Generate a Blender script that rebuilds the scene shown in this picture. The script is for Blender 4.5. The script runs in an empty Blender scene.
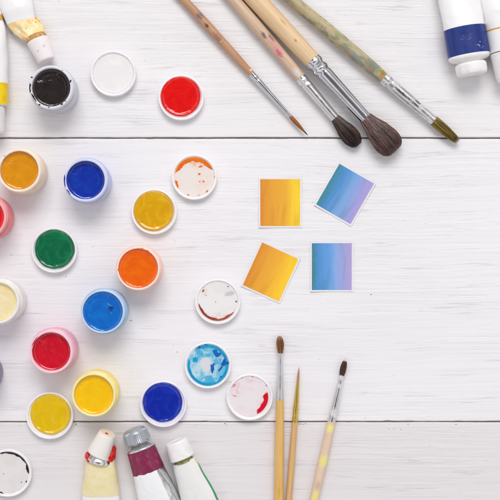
import bpy, bmesh, math, random
from mathutils import Vector, noise, Matrix

random.seed(7)
PI = math.pi
MM = 0.001
CAM_H = 1000.0                      # camera height above the table, millimetres
scene = bpy.context.scene
COL = scene.collection

# ------------------------------------------------------------------ basics
def lin(c):
    c = c / 255.0
    return c / 12.92 if c <= 0.04045 else ((c + 0.055) / 1.055) ** 2.4

def rgb(r, g, b):
    return (lin(r), lin(g), lin(b), 1.0)

def place(px, py, z=0.0):
    """photo position (500 grid) of a point at height z mm -> world mm"""
    k = (CAM_H - z) / CAM_H
    return ((px - 250.0) * k, (250.0 - py) * k)

def angle_of(dx, dy):
    """rotation about z that turns local +Y towards the photo direction (dx, dy)"""
    return math.atan2(-dx, -dy)

def link(name, bm, m, parent=None, sharp=35, smooth=True):
    me = bpy.data.meshes.new(name)
    bmesh.ops.recalc_face_normals(bm, faces=bm.faces[:])
    bmesh.ops.scale(bm, vec=(MM, MM, MM), verts=bm.verts[:])
    bm.to_mesh(me)
    bm.free()
    for p in me.polygons:
        p.use_smooth = smooth
    if smooth and sharp:
        me.set_sharp_from_angle(angle=math.radians(sharp))
    o = bpy.data.objects.new(name, me)
    COL.objects.link(o)
    if m is not None:
        me.materials.append(m)
    if parent is not None:
        o.parent = parent
    return o

def thing(name, label, cat, x, y, z=0.0, rot=0.0, group=None):
    o = bpy.data.objects.new(name, None)
    o.empty_display_size = 0.01
    COL.objects.link(o)
    o.location = (x * MM, y * MM, z * MM)
    o.rotation_euler = (0, 0, rot)
    o['label'] = label
    o['category'] = cat
    if group:
        o['group'] = group
    return o

# ------------------------------------------------------------------ materials
class NT:
    def __init__(self, name):
        self.m = bpy.data.materials.new(name)
        self.m.use_nodes = True
        self.t = self.m.node_tree
        self.b = self.t.nodes['Principled BSDF']
        self._obj = None
    def n(self, kind, **kw):
        nd = self.t.nodes.new(kind)
        for k, v in kw.items():
            setattr(nd, k, v)
        return nd
    def l(self, a, b):
        self.t.links.new(a, b)
    def obj(self):
        if self._obj is None:
            self._obj = self.n('ShaderNodeTexCoord').outputs['Object']
        return self._obj
    def mapping(self, scale, loc=(0, 0, 0), rot=(0, 0, 0), src=None):
        mp = self.n('ShaderNodeMapping')
        mp.inputs['Scale'].default_value = scale
        mp.inputs['Location'].default_value = loc
        mp.inputs['Rotation'].default_value = rot
        self.l(src or self.obj(), mp.inputs['Vector'])
        return mp.outputs['Vector']
    def noise(self, scale, vec=None, detail=4, rough=0.55, dist=0.0):
        nz = self.n('ShaderNodeTexNoise')
        nz.inputs['Scale'].default_value = scale
        nz.inputs['Detail'].default_value = detail
        nz.inputs['Roughness'].default_value = rough
        nz.inputs['Distortion'].default_value = dist
        self.l(vec or self.obj(), nz.inputs['Vector'])
        return nz.outputs['Fac']
    def step(self, fac, lo, hi, to0=0.0, to1=1.0):
        mr = self.n('ShaderNodeMapRange')
        mr.interpolation_type = 'SMOOTHSTEP'
        for i, v in enumerate((lo, hi, to0, to1)):
            mr.inputs[i + 1].default_value = v
        self.l(fac, mr.inputs[0])
        return mr.outputs[0]
    def math(self, op, a, b=None):
        nd = self.n('ShaderNodeMath', operation=op)
        for i, v in enumerate((a, b)):
            if v is None:
                continue
            if isinstance(v, (int, float)):
                nd.inputs[i].default_value = v
            else:
                self.l(v, nd.inputs[i])
        return nd.outputs[0]
    def mix(self, fac, a, b):
        nd = self.n('ShaderNodeMix', data_type='RGBA')
        for sock, v in ((nd.inputs[0], fac), (nd.inputs[6], a), (nd.inputs[7], b)):
            if isinstance(v, (int, float)):
                sock.default_value = v
            elif isinstance(v, tuple):
                sock.default_value = v
            else:
                self.l(v, sock)
        return nd.outputs[2]
    def spot(self, centre, radius, soft=0.35, wobble=0.5, wscale=None):
        """mask of an uneven patch at a place on the object; millimetres"""
        inv = tuple(1.0 / (r * MM) for r in radius)
        loc = tuple(-c / r for c, r in zip(centre, radius))
        v = self.mapping(inv, loc)
        ln = self.n('ShaderNodeVectorMath', operation='LENGTH')
        self.l(v, ln.inputs[0])
        d = ln.outputs['Value']
        nz = self.noise(wscale or 1.4 / (min(radius) * MM), detail=3)
        d = self.math('ADD', d, self.math('MULTIPLY', self.math('SUBTRACT', nz, 0.5), wobble * 2))
        return self.step(d, 1.0 - soft, 1.0 + soft * 0.3, 1.0, 0.0)
    def bump(self, height, dist, strength=1.0, prev=None):
        bp = self.n('ShaderNodeBump')
        bp.inputs['Strength'].default_value = strength
        bp.inputs['Distance'].default_value = dist
        self.l(height, bp.inputs['Height'])
        if prev is not None:
            self.l(prev, bp.inputs['Normal'])
        self.l(bp.outputs['Normal'], self.b.inputs['Normal'])
        return bp.outputs['Normal']
    def base(self, c):
        if isinstance(c, tuple):
            self.b.inputs['Base Color'].default_value = c
        else:
            self.l(c, self.b.inputs['Base Color'])
    def set(self, **kw):
        for k, v in kw.items():
            self.b.inputs[k.replace('_', ' ')].default_value = v
        return self

def plastic(name, c, rough=0.33, sss=0.25, radius=(0.004, 0.0035, 0.003), mottle=0.04, scuff=True):
    t = NT(name)
    nz = t.noise(160, detail=4)
    dark = tuple(v * (1 - mottle * 2) for v in c[:3]) + (1,)
    t.base(t.mix(t.step(nz, 0.35, 0.75), c, dark))
    t.set(Roughness=rough, IOR=1.46)
    if sss:
        t.set(Subsurface_Weight=sss, Subsurface_Radius=radius, Subsurface_Scale=1.0)
    if scuff:
        t.bump(t.noise(260, detail=5), 0.00012, 0.6)
    return t.m

def paint_mat(name, c, c2=None, rough=0.07, pos=None):
    """wet gouache: glossy, slightly streaked"""
    t = NT(name)
    c2 = c2 or tuple(min(1, v * 1.25 + 0.004) for v in c[:3]) + (1,)
    nz = t.noise(70, detail=4, dist=1.2)
    col = t.mix(t.step(nz, 0.40, 0.72), c, c2)
    t.base(col)
    t.set(Roughness=rough, IOR=1.56)
    t.l(t.step(t.noise(120, detail=3), 0.3, 0.7, rough * 0.7, rough * 1.9), t.b.inputs['Roughness'])
    sw = t.noise(1.0, t.mapping((45, 80, 45), (0.2, 0.1, 0), (0, 0, 0.6)), detail=2, dist=1.2)
    h = t.math('ADD', t.noise(50, detail=2, dist=0.8), t.math('MULTIPLY', sw, 0.6))
    t.bump(h, 0.0016, 0.6)
    return t.m

def metal(name, c, rough=0.2, stain=None, scratch=False, spots=()):
    t = NT(name)
    col = c
    v = t.mapping((600, 60, 600))
    nz = t.noise(1.0, v, detail=4)
    col = t.mix(t.step(nz, 0.42, 0.75), c, tuple(x * 0.8 for x in c[:3]) + (1,))
    met = None
    if stain:
        sn = t.step(t.noise(140, detail=5), 0.50, 0.62)
        col = t.mix(t.math('MULTIPLY', sn, 0.8), col, stain)
        met = t.math('SUBTRACT', 1.0, t.math('MULTIPLY', sn, 0.8))
    for cen, rad, sc in spots:
        f = t.spot(cen, rad, 0.3, 0.9, 900)
        col = t.mix(f, col, sc)
    t.base(col)
    t.set(Metallic=1.0, Roughness=rough)
    if met is not None:
        t.l(met, t.b.inputs['Metallic'])
    t.l(t.step(t.noise(180, detail=4), 0.3, 0.7, rough * 0.85, rough * 1.25), t.b.inputs['Roughness'])
    if scratch:
        t.bump(t.noise(130, detail=2), 0.00012, 0.4)
    return t.m

def wood_mat(name, c, c2, rough=0.42, spots=(), grime=None, grime_lo=0.56, extra=()):
    """varnished brush handle, grain along local Y"""
    t = NT(name)
    g = t.noise(1.0, t.mapping((900, 28, 900)), detail=5)
    col = t.mix(t.step(g, 0.32, 0.72), c, c2)
    big = t.noise(1.0, t.mapping((120, 22, 120)), detail=3)
    col = t.mix(t.math('MULTIPLY', t.step(big, 0.45, 0.75), 0.45), col, c2)
    if grime:
        gm = t.step(t.noise(1.0, t.mapping((170, 75, 170)), detail=6, rough=0.65), grime_lo, grime_lo + 0.12)
        col = t.mix(t.math('MULTIPLY', gm, 0.8), col, grime)
    for sc, ns, lo in extra:
        gm = t.step(t.noise(ns, t.mapping((1, 0.5, 1), loc=(lo, ns * 0.37, 0)), detail=5, rough=0.6), lo, lo + 0.06)
        col = t.mix(t.math('MULTIPLY', gm, 0.85), col, sc)
    for cen, rad, sc, soft in spots:
        col = t.mix(t.spot(cen, rad, soft, 0.7), col, sc)
    t.base(col)
    t.set(Roughness=rough, IOR=1.45)
    t.bump(g, 0.00025, 0.5)
    return t.m

def hair_mat(name, stops, rough=0.38, tip=None, clump=0.5):
    t = NT(name)
    geo = t.n('ShaderNodeNewGeometry')
    rp = t.n('ShaderNodeValToRGB')
    els = rp.color_ramp.elements
    for i, (p, c) in enumerate(stops):
        if i < 2:
            els[i].position = p; els[i].color = c
        else:
            e = els.new(p); e.color = c
    t.l(geo.outputs['Random Per Island'], rp.inputs['Fac'])
    col = rp.outputs['Color']
    cl = t.step(t.noise(1.0, t.mapping((620, 24, 620)), detail=3), 0.44, 0.62)
    col = t.mix(t.math('MULTIPLY', cl, clump), col, stops[0][1])
    if tip:
        sx = t.n('ShaderNodeSeparateXYZ')
        t.l(t.obj(), sx.inputs[0])
        f = t.step(sx.outputs['Y'], tip[0] * MM, tip[1] * MM)
        col = t.mix(f, col, tip[2])
    t.base(col)
    t.set(Roughness=rough)
    return t.m

# ------------------------------------------------------------------ shape helpers (millimetres)
def fillet(pts, rad, n=3):
    out = [pts[0]]
    for i in range(1, len(pts) - 1):
        p0, p1, p2 = Vector(pts[i - 1]), Vector(pts[i]), Vector(pts[i + 1])
        d0, d2 = p0 - p1, p2 - p1
        r = min(rad, d0.length * 0.45, d2.length * 0.45)
        a, b = p1 + d0.normalized() * r, p1 + d2.normalized() * r
        for k in range(n + 1):
            u = k / n
            q = a * (1 - u) ** 2 + p1 * 2 * u * (1 - u) + b * u * u
            out.append((q.x, q.y))
    out.append(pts[-1])
    return out

def lathe(bm, prof, n=112, wob=0.0, seed=0.0):
    rings = []
    for r, z in prof:
        if r < 1e-4:
            rings.append([bm.verts.new((0, 0, z))])
            continue
        ring = []
        for k in range(n):
            a = 2 * PI * k / n
            w = 1 + wob * noise.noise(Vector((math.cos(a) * 1.3 + seed, math.sin(a) * 1.3, z * 0.06)))
            ring.append(bm.verts.new((math.cos(a) * r * w, math.sin(a) * r * w, z)))
        rings.append(ring)
    for A, B in zip(rings, rings[1:]):
        for k in range(n):
            j = (k + 1) % n
            if len(A) == 1 and len(B) == 1:
                continue
            if len(A) == 1:
                bm.faces.new((A[0], B[k], B[j]))
            elif len(B) == 1:
                bm.faces.new((A[k], A[j], B[0]))
            else:
                bm.faces.new((A[k], A[j], B[j], B[k]))

def interp(tab, y):
    """piecewise smooth interpolation of rows (y, v1, v2, ...)"""
    if y <= tab[0][0]:
        return tab[0][1:]
    for A, B in zip(tab, tab[1:]):
        if y <= B[0]:
            u = (y - A[0]) / (B[0] - A[0])
            u = u * u * (3 - 2 * u) * 0.5 + u * 0.5
            return tuple(p + (q - p) * u for p, q in zip(A[1:], B[1:]))
    return tab[-1][1:]

def loft(bm, tab, y0, y1, ny, n=48, th0=0.0, th1=2 * PI, grow=0.0, disp=None, caps=True, power=1.0, ylist=None, edge=None):
    """rows (y, cx, a, b, zc): ellipses across local Y, joined along it"""
    full = abs(th1 - th0 - 2 * PI) < 1e-6
    rings = []
    ys = ylist or [y0 + (y1 - y0) * i / ny for i in range(ny + 1)]
    for iy, y in enumerate(ys):
        cx, a, b, zc = interp(tab, y)
        ring = []
        cnt = n if full else n + 1
        for k in range(cnt):
            t = th0 + (th1 - th0) * k / n
            yy = y
            if edge and iy in (0, len(ys) - 1):
                yy = y + edge(t, iy)
            ct, st = math.cos(t), math.sin(t)
            if power != 1.0:
                ct = math.copysign(abs(ct) ** power, ct)
                st = math.copysign(abs(st) ** power, st)
            d = disp(yy, t) if disp else 0.0
            x = cx + (a + grow + d) * ct
            z = zc + (b + grow + d) * st
            ring.append(bm.verts.new((x, yy, z)))
        rings.append(ring)
    for A, B in zip(rings, rings[1:]):
        m = len(A)
        for k in range(m if full else m - 1):
            j = (k + 1) % m
            bm.faces.new((A[k], A[j], B[j], B[k]))
    if caps and full:
        for ring in (rings[0], rings[-1]):
            c = bm.verts.new(sum((v.co for v in ring), Vector()) / len(ring))
            for k in range(len(ring)):
                bm.faces.new((ring[k], ring[(k + 1) % len(ring)], c))
    return rings

def blob(bm, cx, cy, rx, ry, z, h, rot=0.0, seed=0.0, rag=0.35, n=64, freq=1.6):
    """low, uneven dab of paint"""
    rings = []
    for f, hh in ((1.0, 0.0), (0.96, h * 0.55), (0.82, h * 0.9), (0.5, h), (0.2, h * 0.97)):
        ring = []
        for k in range(n):
            a = 2 * PI * k / n
            v = Vector((math.cos(a) * freq + seed, math.sin(a) * freq, seed * 0.3))
            w = 1 + rag * (noise.noise(v) + 0.5 * noise.noise(v * 2.3))
            x, y = rx * math.cos(a) * w * f, ry * math.sin(a) * w * f
            ring.append(bm.verts.new((cx + x * math.cos(rot) - y * math.sin(rot), cy + x * math.sin(rot) + y * math.cos(rot), z + hh)))
        rings.append(ring)
    for A, B in zip(rings, rings[1:]):
        for k in range(n):
            bm.faces.new((A[k], A[(k + 1) % n], B[(k + 1) % n], B[k]))
    bm.faces.new(rings[-1])
    bm.faces.new(list(reversed(rings[0])))

def arc_smear(bm, r0, r1, a0, a1, z, h, seed=0.0, rag=0.5, n=60, cx=0, cy=0, taper=0.25):
    """paint clinging along a ring: angles in degrees, anticlockwise, ragged edges, tapered ends"""
    a0, a1 = math.radians(a0), math.radians(a1)
    rows = []
    mid0, half0 = (r0 + r1) / 2, (r1 - r0) / 2
    for k in range(n + 1):
        u = k / n
        a = a0 + (a1 - a0) * u
        w = min(1.0, u / taper, (1 - u) / taper) if taper > 0 else 1.0
        w = max(w, 0.04) ** 0.6
        v = Vector((a * 4 + seed, seed * 0.7, 0))
        inner = mid0 + half0 - 2 * half0 * w * (1 + rag * noise.noise(v) + rag * 0.5 * noise.noise(v * 3.1))
        outer = mid0 + half0
        row = []
        for s, hh in ((0, 0), (0.12, 0.8), (0.5, 1.0), (0.88, 0.8), (1.0, 0.0)):
            r = inner + (outer - inner) * s
            row.append(bm.verts.new((cx + math.cos(a) * r, cy + math.sin(a) * r, z + h * hh * min(1, w * 1.2))))
        rows.append(row)
    for A, B in zip(rows, rows[1:]):
        for s in range(4):
            bm.faces.new((A[s], A[s + 1], B[s + 1], B[s]))
        bm.faces.new((A[4], A[0], B[0], B[4]))
    bm.faces.new(rows[0])
    bm.faces.new(list(reversed(rows[-1])))

# ------------------------------------------------------------------ the table: white painted boards
def board_mat(seed, c, streak):
    t = NT('white_painted_wood')
    o = (seed * 3.7, seed * 1.9, 0)
    warp = t.noise(1.0, t.mapping((5, 9, 1), o), detail=2)
    # distort across the grain so that the lines wander
    cb = t.n('ShaderNodeCombineXYZ')
    t.l(t.math('MULTIPLY', t.math('SUBTRACT', warp, 0.5), 0.012), cb.inputs['Y'])
    va = t.n('ShaderNodeVectorMath', operation='ADD')
    t.l(t.obj(), va.inputs[0]); t.l(cb.outputs[0], va.inputs[1])
    v = va.outputs[0]
    fine = t.noise(1.0, t.mapping((9, 560, 1), o, src=v), detail=5, rough=0.6)
    mid = t.noise(1.0, t.mapping((6, 190, 1), o, src=v), detail=5, rough=0.6)
    broad = t.noise(1.0, t.mapping((5, 34, 1), o, src=v), detail=3)
    # thin grain lines: thin paint, plus ridge shadows put into the colour
    ln = t.noise(1.0, t.mapping((3.5, 105, 1), (o[0] + 5, o[1], 0), src=v), detail=4, rough=0.55)
    ln = t.step(t.math('ABSOLUTE', t.math('SUBTRACT', ln, 0.5)), 0.0, 0.022, 1.0, 0.0)
    gate = t.step(t.noise(1.0, t.mapping((16, 62, 1), (o[0], o[1] + 9, 0), src=v), detail=4, rough=0.65), 0.46, 0.68)
    line = t.math('MULTIPLY', ln, gate)
    l2 = t.noise(1.0, t.mapping((5, 330, 1), (o[0], o[1] + 2, 0), src=v), detail=3)
    l2 = t.step(l2, 0.58, 0.74)
    g2 = t.step(t.noise(1.0, t.mapping((6, 22, 1), (o[0] + 3, o[1], 0)), detail=3), 0.40, 0.66)
    line2 = t.math('MULTIPLY', l2, g2)
    # dents and chips
    sp = t.step(t.noise(1.0, t.mapping((150, 420, 1), o), detail=2), 0.72, 0.78)
    dark = tuple(x * 0.62 for x in c[:3]) + (1,)
    darker = (c[0] * 0.40, c[1] * 0.36, c[2] * 0.36, 1)
    col = t.mix(t.math('MULTIPLY', t.step(broad, 0.4, 0.75), 0.05), c, dark)
    col = t.mix(t.math('MULTIPLY', t.step(mid, 0.50, 0.72), 0.07 * streak), col, dark)  # grey streaks: thin paint and ridge shadows, both as colour
    col = t.mix(t.math('MULTIPLY', line2, 0.12 * streak), col, dark)
    col = t.mix(t.math('MULTIPLY', line, 0.34 * streak), col, dark)
    worn = t.step(t.noise(1.0, t.mapping((3.2, 11, 1), (o[0] + 7, o[1] + 4, 0)), detail=5, rough=0.6), 0.52, 0.72)
    fib = t.step(t.noise(1.0, t.mapping((14, 260, 1), (o[0] + 1, o[1], 0), src=v), detail=4), 0.42, 0.62)
    col = t.mix(t.math('MULTIPLY', t.math('MULTIPLY', worn, fib), 0.16), col, dark)
    col = t.mix(t.math('MULTIPLY', sp, 0.45), col, darker)
    t.base(col)
    t.set(Roughness=0.55, IOR=1.4, Specular_IOR_Level=0.3)
    h = t.math('ADD', t.math('MULTIPLY', fine, 0.5), t.math('MULTIPLY', mid, 0.9))
    h = t.math('SUBTRACT', h, t.math('MULTIPLY', line, 0.30))
    h = t.math('SUBTRACT', h, t.math('MULTIPLY', line2, 0.18))
    h = t.math('SUBTRACT', h, t.math('MULTIPLY', sp, 0.35))
    rel = t.noise(1.0, t.mapping((7, 72, 1), (o[0] + 2, o[1] + 6, 0), src=v), detail=6, rough=0.7, dist=0.5)
    amp = t.step(t.noise(1.0, t.mapping((4, 13, 1), (o[0] + 8, o[1] + 1, 0)), detail=2), 0.36, 0.66, 0.25, 1.5)
    h = t.math('ADD', t.math('MULTIPLY', h, t.math('ADD', t.math('MULTIPLY', amp, 0.6), 0.35)), t.math('MULTIPLY', t.math('MULTIPLY', rel, amp), 1.1))
    t.bump(h, 0.0011, 0.7)
    return t.m

def build_table():
    t = NT('dark_gap_wood')
    t.base(t.mix(t.noise(90), rgb(92, 80, 76), rgb(140, 128, 122)))
    t.set(Roughness=0.9)
    bm = bmesh.new()
    ret = bmesh.ops.create_cube(bm, size=1.0)
    for v in ret['verts']:
        v.co = Vector((v.co.x * 1700, v.co.y * 1420, v.co.z * 14 - 8.5))
    table = link('tabletop', bm, t.m, smooth=False)
    table['kind'] = 'structure'
    # photo rows of the joints, and the width of each gap
    edges = [(-430, 1.3), (-146, 1.3), (138.0, 1.5), (421.8, 1.1), (705, 1.3), (990, 1.3)]
    tints = [(232, 230, 231), (235, 233, 235), (237, 235, 238), (228, 224, 226), (229, 226, 227)]
    for i in range(5):
        top = 250 - (edges[i][0] + edges[i][1] / 2)
        bot = 250 - (edges[i + 1][0] - edges[i + 1][1] / 2)
        yc, hw = (top + bot) / 2, (top - bot) / 2
        bm = bmesh.new()
        nx = 600
        prof = [(-hw, -1.45), (-hw, -1.0), (-hw + 0.22, -0.28), (-hw + 0.8, 0.0), (-hw + 1.6, 0.0), (hw - 1.6, 0.0), (hw - 0.8, 0.0), (hw - 0.22, -0.28), (hw, -1.0), (hw, -1.45)]
        rows = []
        for k in range(nx + 1):
            x = -850 + 1700 * k / nx
            row = []
            for j, (y, z) in enumerate(prof):
                s = -1 if j < 5 else 1
                w = 0.36 * noise.noise(Vector((x * 0.02, i * 9 + s * 3.3, 0))) + 0.16 * noise.noise(Vector((x * 0.11, i * 5 + s, 4)))
                w += 0.16 * noise.noise(Vector((x * 0.5, i * 3 + s, 2)))
                w += 1.6 * max(0.0, noise.noise(Vector((x * 0.055, i * 7 + s * 2, 8))) - 0.38)
                row.append(bm.verts.new((x, y - s * max(-0.2, w + 0.05), z)))
            rows.append(row)
        for A, B in zip(rows, rows[1:]):
            for j in range(len(prof) - 1):
                bm.faces.new((A[j], A[j + 1], B[j + 1], B[j]))
        for row in (rows[0], rows[-1]):
            bm.faces.new(row)
        o = link('board', bm, board_mat(i + 1.0, rgb(*tints[i]), 1.0), table, sharp=50)
        o.location = (0, yc * MM, 0)

build_table()

# small dark flecks and chips in the white paint
bm = bmesh.new()
fl = [(131, 320.6, 1.1, 0.5), (94, 328.5, 0.5, 0.5), (66, 276.6, 0.7, 0.5), (177, 352, 0.7, 0.4), (173, 346, 0.5, 0.3), (371, 294.5, 0.9, 0.6), (76, 424.2, 0.9, 0.9),
      (225, 423.6, 0.8, 0.7), (226.5, 425, 0.4, 0.4), (300, 424.0, 1.3, 0.5), (303, 424.4, 0.7, 0.4), (305.5, 423.7, 0.9, 0.4), (11.5, 254.8, 0.6, 0.4), (408, 424.3, 0.9, 0.4), (430, 445.6, 0.5, 0.4),
      (456, 424.4, 1.2, 0.4), (434, 182.5, 0.45, 0.3), (491, 184.2, 0.4, 0.3), (389, 429, 0.7, 0.3), (394, 428.6, 0.8, 0.3), (401, 429.4, 1.0, 0.3), (175, 241, 0.4, 0.3), (334, 424.2, 1.0, 0.4)]
for k, (px, py, rx, ry) in enumerate(fl):
    x, y = place(px, py)
    blob(bm, x, y, rx, ry, -0.03, 0.10, rot=0.1 * math.sin(k), seed=k * 1.3, rag=0.6, n=24)
t = NT('dark_fleck'); t.base(t.mix(t.noise(300), rgb(124, 113, 110), rgb(188, 180, 178))); t.set(Roughness=0.8)
link('paint_flecks', bm, t.m, bpy.data.objects['tabletop'])

# ------------------------------------------------------------------ paint jars
JAR_GROUP = 'open paint jars'
JAR_TOP = 34.0
def make_jar(px, py, label, paint, tint, paint2=None, level=29.5, prad=18.4, opaque=False, rot=0.0, inner=18.5, film=None):
    x, y = place(px, py, JAR_TOP)
    root = thing('paint_jar', label, 'paint jar', x, y, 0, rot, JAR_GROUP)
    rim_c = tuple(v * 0.72 + 0.86 * 0.28 for v in tint[:3]) + (1,)
    sm = plastic('tinted_plastic', rim_c, 0.28, 0.40 if not opaque else 0.15)
    # body with base, shoulder flange and inner well
    bm = bmesh.new()
    prof = [(0, 0.0), (20.0, 0.0), (21.0, 1.4), (21.6, 4.0), (21.9, 21.6), (21.0, 22.3), (21.0, 22.9), (22.5, 23.4), (22.6, 25.2), (20.2, 25.9), (19.7, 27.0)]
    lathe(bm, fillet(prof, 0.6), wob=0.004, seed=px)
    k = 0.0 if opaque else 0.16
    bt = tuple(a * (1 - k) + b * k * 0.9 for a, b in zip(tint[:3], paint[:3])) + (1,)
    link('body', bm, plastic('paint_filled_plastic', bt, 0.34, 0.3 if not opaque else 0.15), root)
    bm = bmesh.new()
    wall = [(19.6, 25.2), (19.8, 27.0), (21.3, 27.5), (21.4, 28.7), (19.9, 29.3), (19.9, 30.8), (20.9, 31.4), (21.1, 33.2), (20.6, 34.0), (inner + 0.5, 34.0), (inner, 33.2), (inner, 3.0)]
    lathe(bm, fillet(wall, 0.45), wob=0.003, seed=px)
    link('threaded_neck', bm, sm, root)
    # the paint, with a meniscus climbing the wall and a slow swirl
    bm = bmesh.new()
    R = prad
    n, rings = 112, []
    steps = [0.12 * i for i in range(1, 8)] + [0.88, 0.92, 0.95, 0.97, 0.985, 1.0]
    c = bm.verts.new((0, 0, level + 0.15 * noise.noise(Vector((px, py, 0)))))
    for f in steps:
        ring = []
        for k in range(n):
            a = 2 * PI * k / n
            p = Vector((math.cos(a) * f * 1.6 + px, math.sin(a) * f * 1.6 + py, 0))
            z = level + 0.16 * noise.noise(p) + 0.10 * noise.noise(p * 2.2)
            if f > 0.86:
                u = (f - 0.86) / 0.14
                z += (1.15 + 0.9 * noise.noise(Vector((math.cos(a) * 1.4 + py, math.sin(a) * 1.4, px)))) * u * u
            rr = R * f
            if f == 1.0:
                rr = min(inner + 0.06, R * (1 + 0.01 * noise.noise(p * 3)))
            ring.append(bm.verts.new((math.cos(a) * rr, math.sin(a) * rr, z)))
        rings.append(ring)
    low = [bm.verts.new((v.co.x, v.co.y, level - 6)) for v in rings[-1]]
    rings.append(low)
    for k in range(n):
        bm.faces.new((c, rings[0][k], rings[0][(k + 1) % n]))
    for A, B in zip(rings, rings[1:]):
        for k in range(n):
            bm.faces.new((A[k], A[(k + 1) % n], B[(k + 1) % n], B[k]))
    bm.faces.new(low)
    pm = paint_mat('wet_paint', paint, paint2)
    po = link('paint', bm, pm, root, sharp=60)
    return root, pm, po

def rim_drips(root, pm, items, z=34.0):
    """each smear of paint on the rim is a piece of its own"""
    for it in items:
        bm = bmesh.new()
        if it[0] == 'arc':
            arc_smear(bm, it[1], it[2], it[3], it[4], z - 0.05, 0.35, seed=it[3] * 0.1)
        else:
            blob(bm, it[1], it[2], it[3], it[4], z - 0.05, 0.4, rot=it[5] if len(it) > 5 else 0, seed=it[1])
        link('paint_drip', bm, pm, root)

def wall_smear(root, pm, r, a0, a1, z0, z1, seed=0.0):
    """paint left drying on the inner wall above the level"""
    bm = bmesh.new()
    n = 48
    rows = []
    for k in range(n + 1):
        u = k / n
        a = math.radians(a0 + (a1 - a0) * u)
        w = min(1, u / 0.2, (1 - u) / 0.2) ** 0.5
        top = z0 + (z1 - z0) * w * (0.75 + 0.35 * noise.noise(Vector((a * 5 + seed, seed, 0))))
        rows.append([bm.verts.new((math.cos(a) * q, math.sin(a) * q, zz)) for q, zz in ((r, z0 - 1), (r - 0.22, z0 - 1), (r - 0.22, (z0 + top) / 2), (r - 0.16, top - 0.1), (r, top))])
    for A, B in zip(rows, rows[1:]):
        for s in range(4):
            bm.faces.new((A[s], A[s + 1], B[s + 1], B[s]))
    link('wall_smear', bm, pm, root)

def pale_arc(root, c, r, a0, a1, z, w=0.28):
    """faint raised arc on the paint surface"""
    bm = bmesh.new()
    arc_smear(bm, r - w, r, a0, a1, z, 0.10, seed=r, rag=0.3, taper=0.4)
    t = NT('pale_ridge_paint'); t.base(c); t.set(Roughness=0.35)  # arc is paler than the paint around it
    link('pale_ridge', bm, t.m, root)

# black
j, pm, _ = make_jar(50.9, 87.2, 'grey tinted plastic jar of black paint with black drips around its rim', rgb(33, 26, 27), rgb(214, 214, 224), rgb(46, 36, 34), level=29)
rim_drips(j, pm, [('arc', 19.6, 21.0, 168, 196, 0), ('b', -18.6, 9.6, 1.1, 0.8), ('b', 18.9, 6.0, 0.75, 1.5, -0.3), ('b', -11.2, -16.8, 1.1, 0.9),
                  ('b', -2.0, -19.4, 0.9, 0.5), ('b', 10.5, -16.4, 1.3, 0.6, 0.5), ('b', 14.2, -13.4, 0.6, 0.5), ('arc', 18.8, 20.2, 196, 226, 0), ('b', 11.0, 16.2, 0.6, 0.35)])
wall_smear(j, pm, 18.45, -30, 80, 30, 32.8, 3)
pale_arc(j, rgb(96, 84, 72), 13.6, -30, 50, 29.2)
# ochre
j, pm, _ = make_jar(19.0, 170.3, 'cream tinted jar full of ochre paint just below the upper table joint', rgb(214, 138, 8), rgb(243, 226, 204), rgb(226, 152, 14), level=29.8)
pale_arc(j, rgb(232, 170, 40), 12.2, -55, 55, 29.95)
rim_drips(j, pm, [('b', -14.2, 14.2, 0.7, 0.5)])
wall_smear(j, pm, 18.45, 40, 160, 30.4, 32.2, 7)
wall_smear(j, pm, 18.45, -110, -20, 30.4, 32.0, 1)
# deep blue
j, pm, _ = make_jar(85.3, 180.0, 'lavender tinted jar of deep blue paint with dark blue smears up its inner wall', rgb(10, 44, 160), rgb(196, 204, 238), rgb(16, 62, 172), level=27.5)
wall_smear(j, pm, 18.45, 60, 255, 29, 33.2, 9)
wall_smear(j, pm, 18.45, -60, 40, 28.5, 31.2, 5)
rim_drips(j, pm, [('arc', 19.7, 20.8, 165, 200, 0), ('arc', 19.4, 20.4, 205, 226, 0)])
pale_arc(j, rgb(60, 98, 190), 12.0, -40, 45, 27.7)
# orange
j, pm, _ = make_jar(138.0, 268.4, 'peach tinted jar of bright orange paint, the rightmost of the open jars', rgb(232, 94, 3), rgb(250, 214, 198), rgb(243, 112, 4), level=31, prad=18.9, inner=19.0)
rim_drips(j, pm, [('b', -19.3, -1.5, 0.35, 1.3), ('b', 4.0, 19.4, 1.6, 0.3, -0.2), ('b', 9.4, 17.2, 1.2, 0.35, -0.5)])
wall_smear(j, pm, 18.95, 60, 200, 31.4, 33.2, 4)
# light blue
j, pm, _ = make_jar(102.6, 311.6, 'pale blue tinted jar of sky blue paint with a small bubble in it', rgb(6, 98, 190), rgb(170, 202, 234), rgb(12, 118, 206), level=31, prad=19.1, inner=19.2)
bm = bmesh.new(); blob(bm, 7.4, 3.2, 3.0, 2.6, 31.0, 0.5, seed=4, rag=0.25); link('paint_skin', bm, paint_mat('wet_paint', rgb(6, 60, 140)), j)
bm = bmesh.new(); blob(bm, 5.8, 6.6, 2.0, 0.8, 31.1, 0.45, rot=-0.5, seed=2, rag=0.4); blob(bm, 8.2, -1.5, 1.0, 0.7, 31.1, 0.45, seed=8); link('paint_ripple', bm, paint_mat('wet_paint', rgb(40, 132, 214)), j)
wall_smear(j, pm, 19.15, -60, 60, 31.5, 33.4, 6)
# crimson
j, pm, _ = make_jar(51.0, 351.8, 'pink tinted jar of crimson paint beside the yellow jar', rgb(198, 6, 36), rgb(244, 184, 204), rgb(212, 12, 44), level=27.5)
rim_drips(j, pm, [('arc', 18.7, 19.5, 130, 165, 0)])
wall_smear(j, pm, 18.45, 120, 215, 29, 32.8, 2)
pale_arc(j, rgb(224, 40, 60), 12.4, -50, 30, 27.7)
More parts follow.
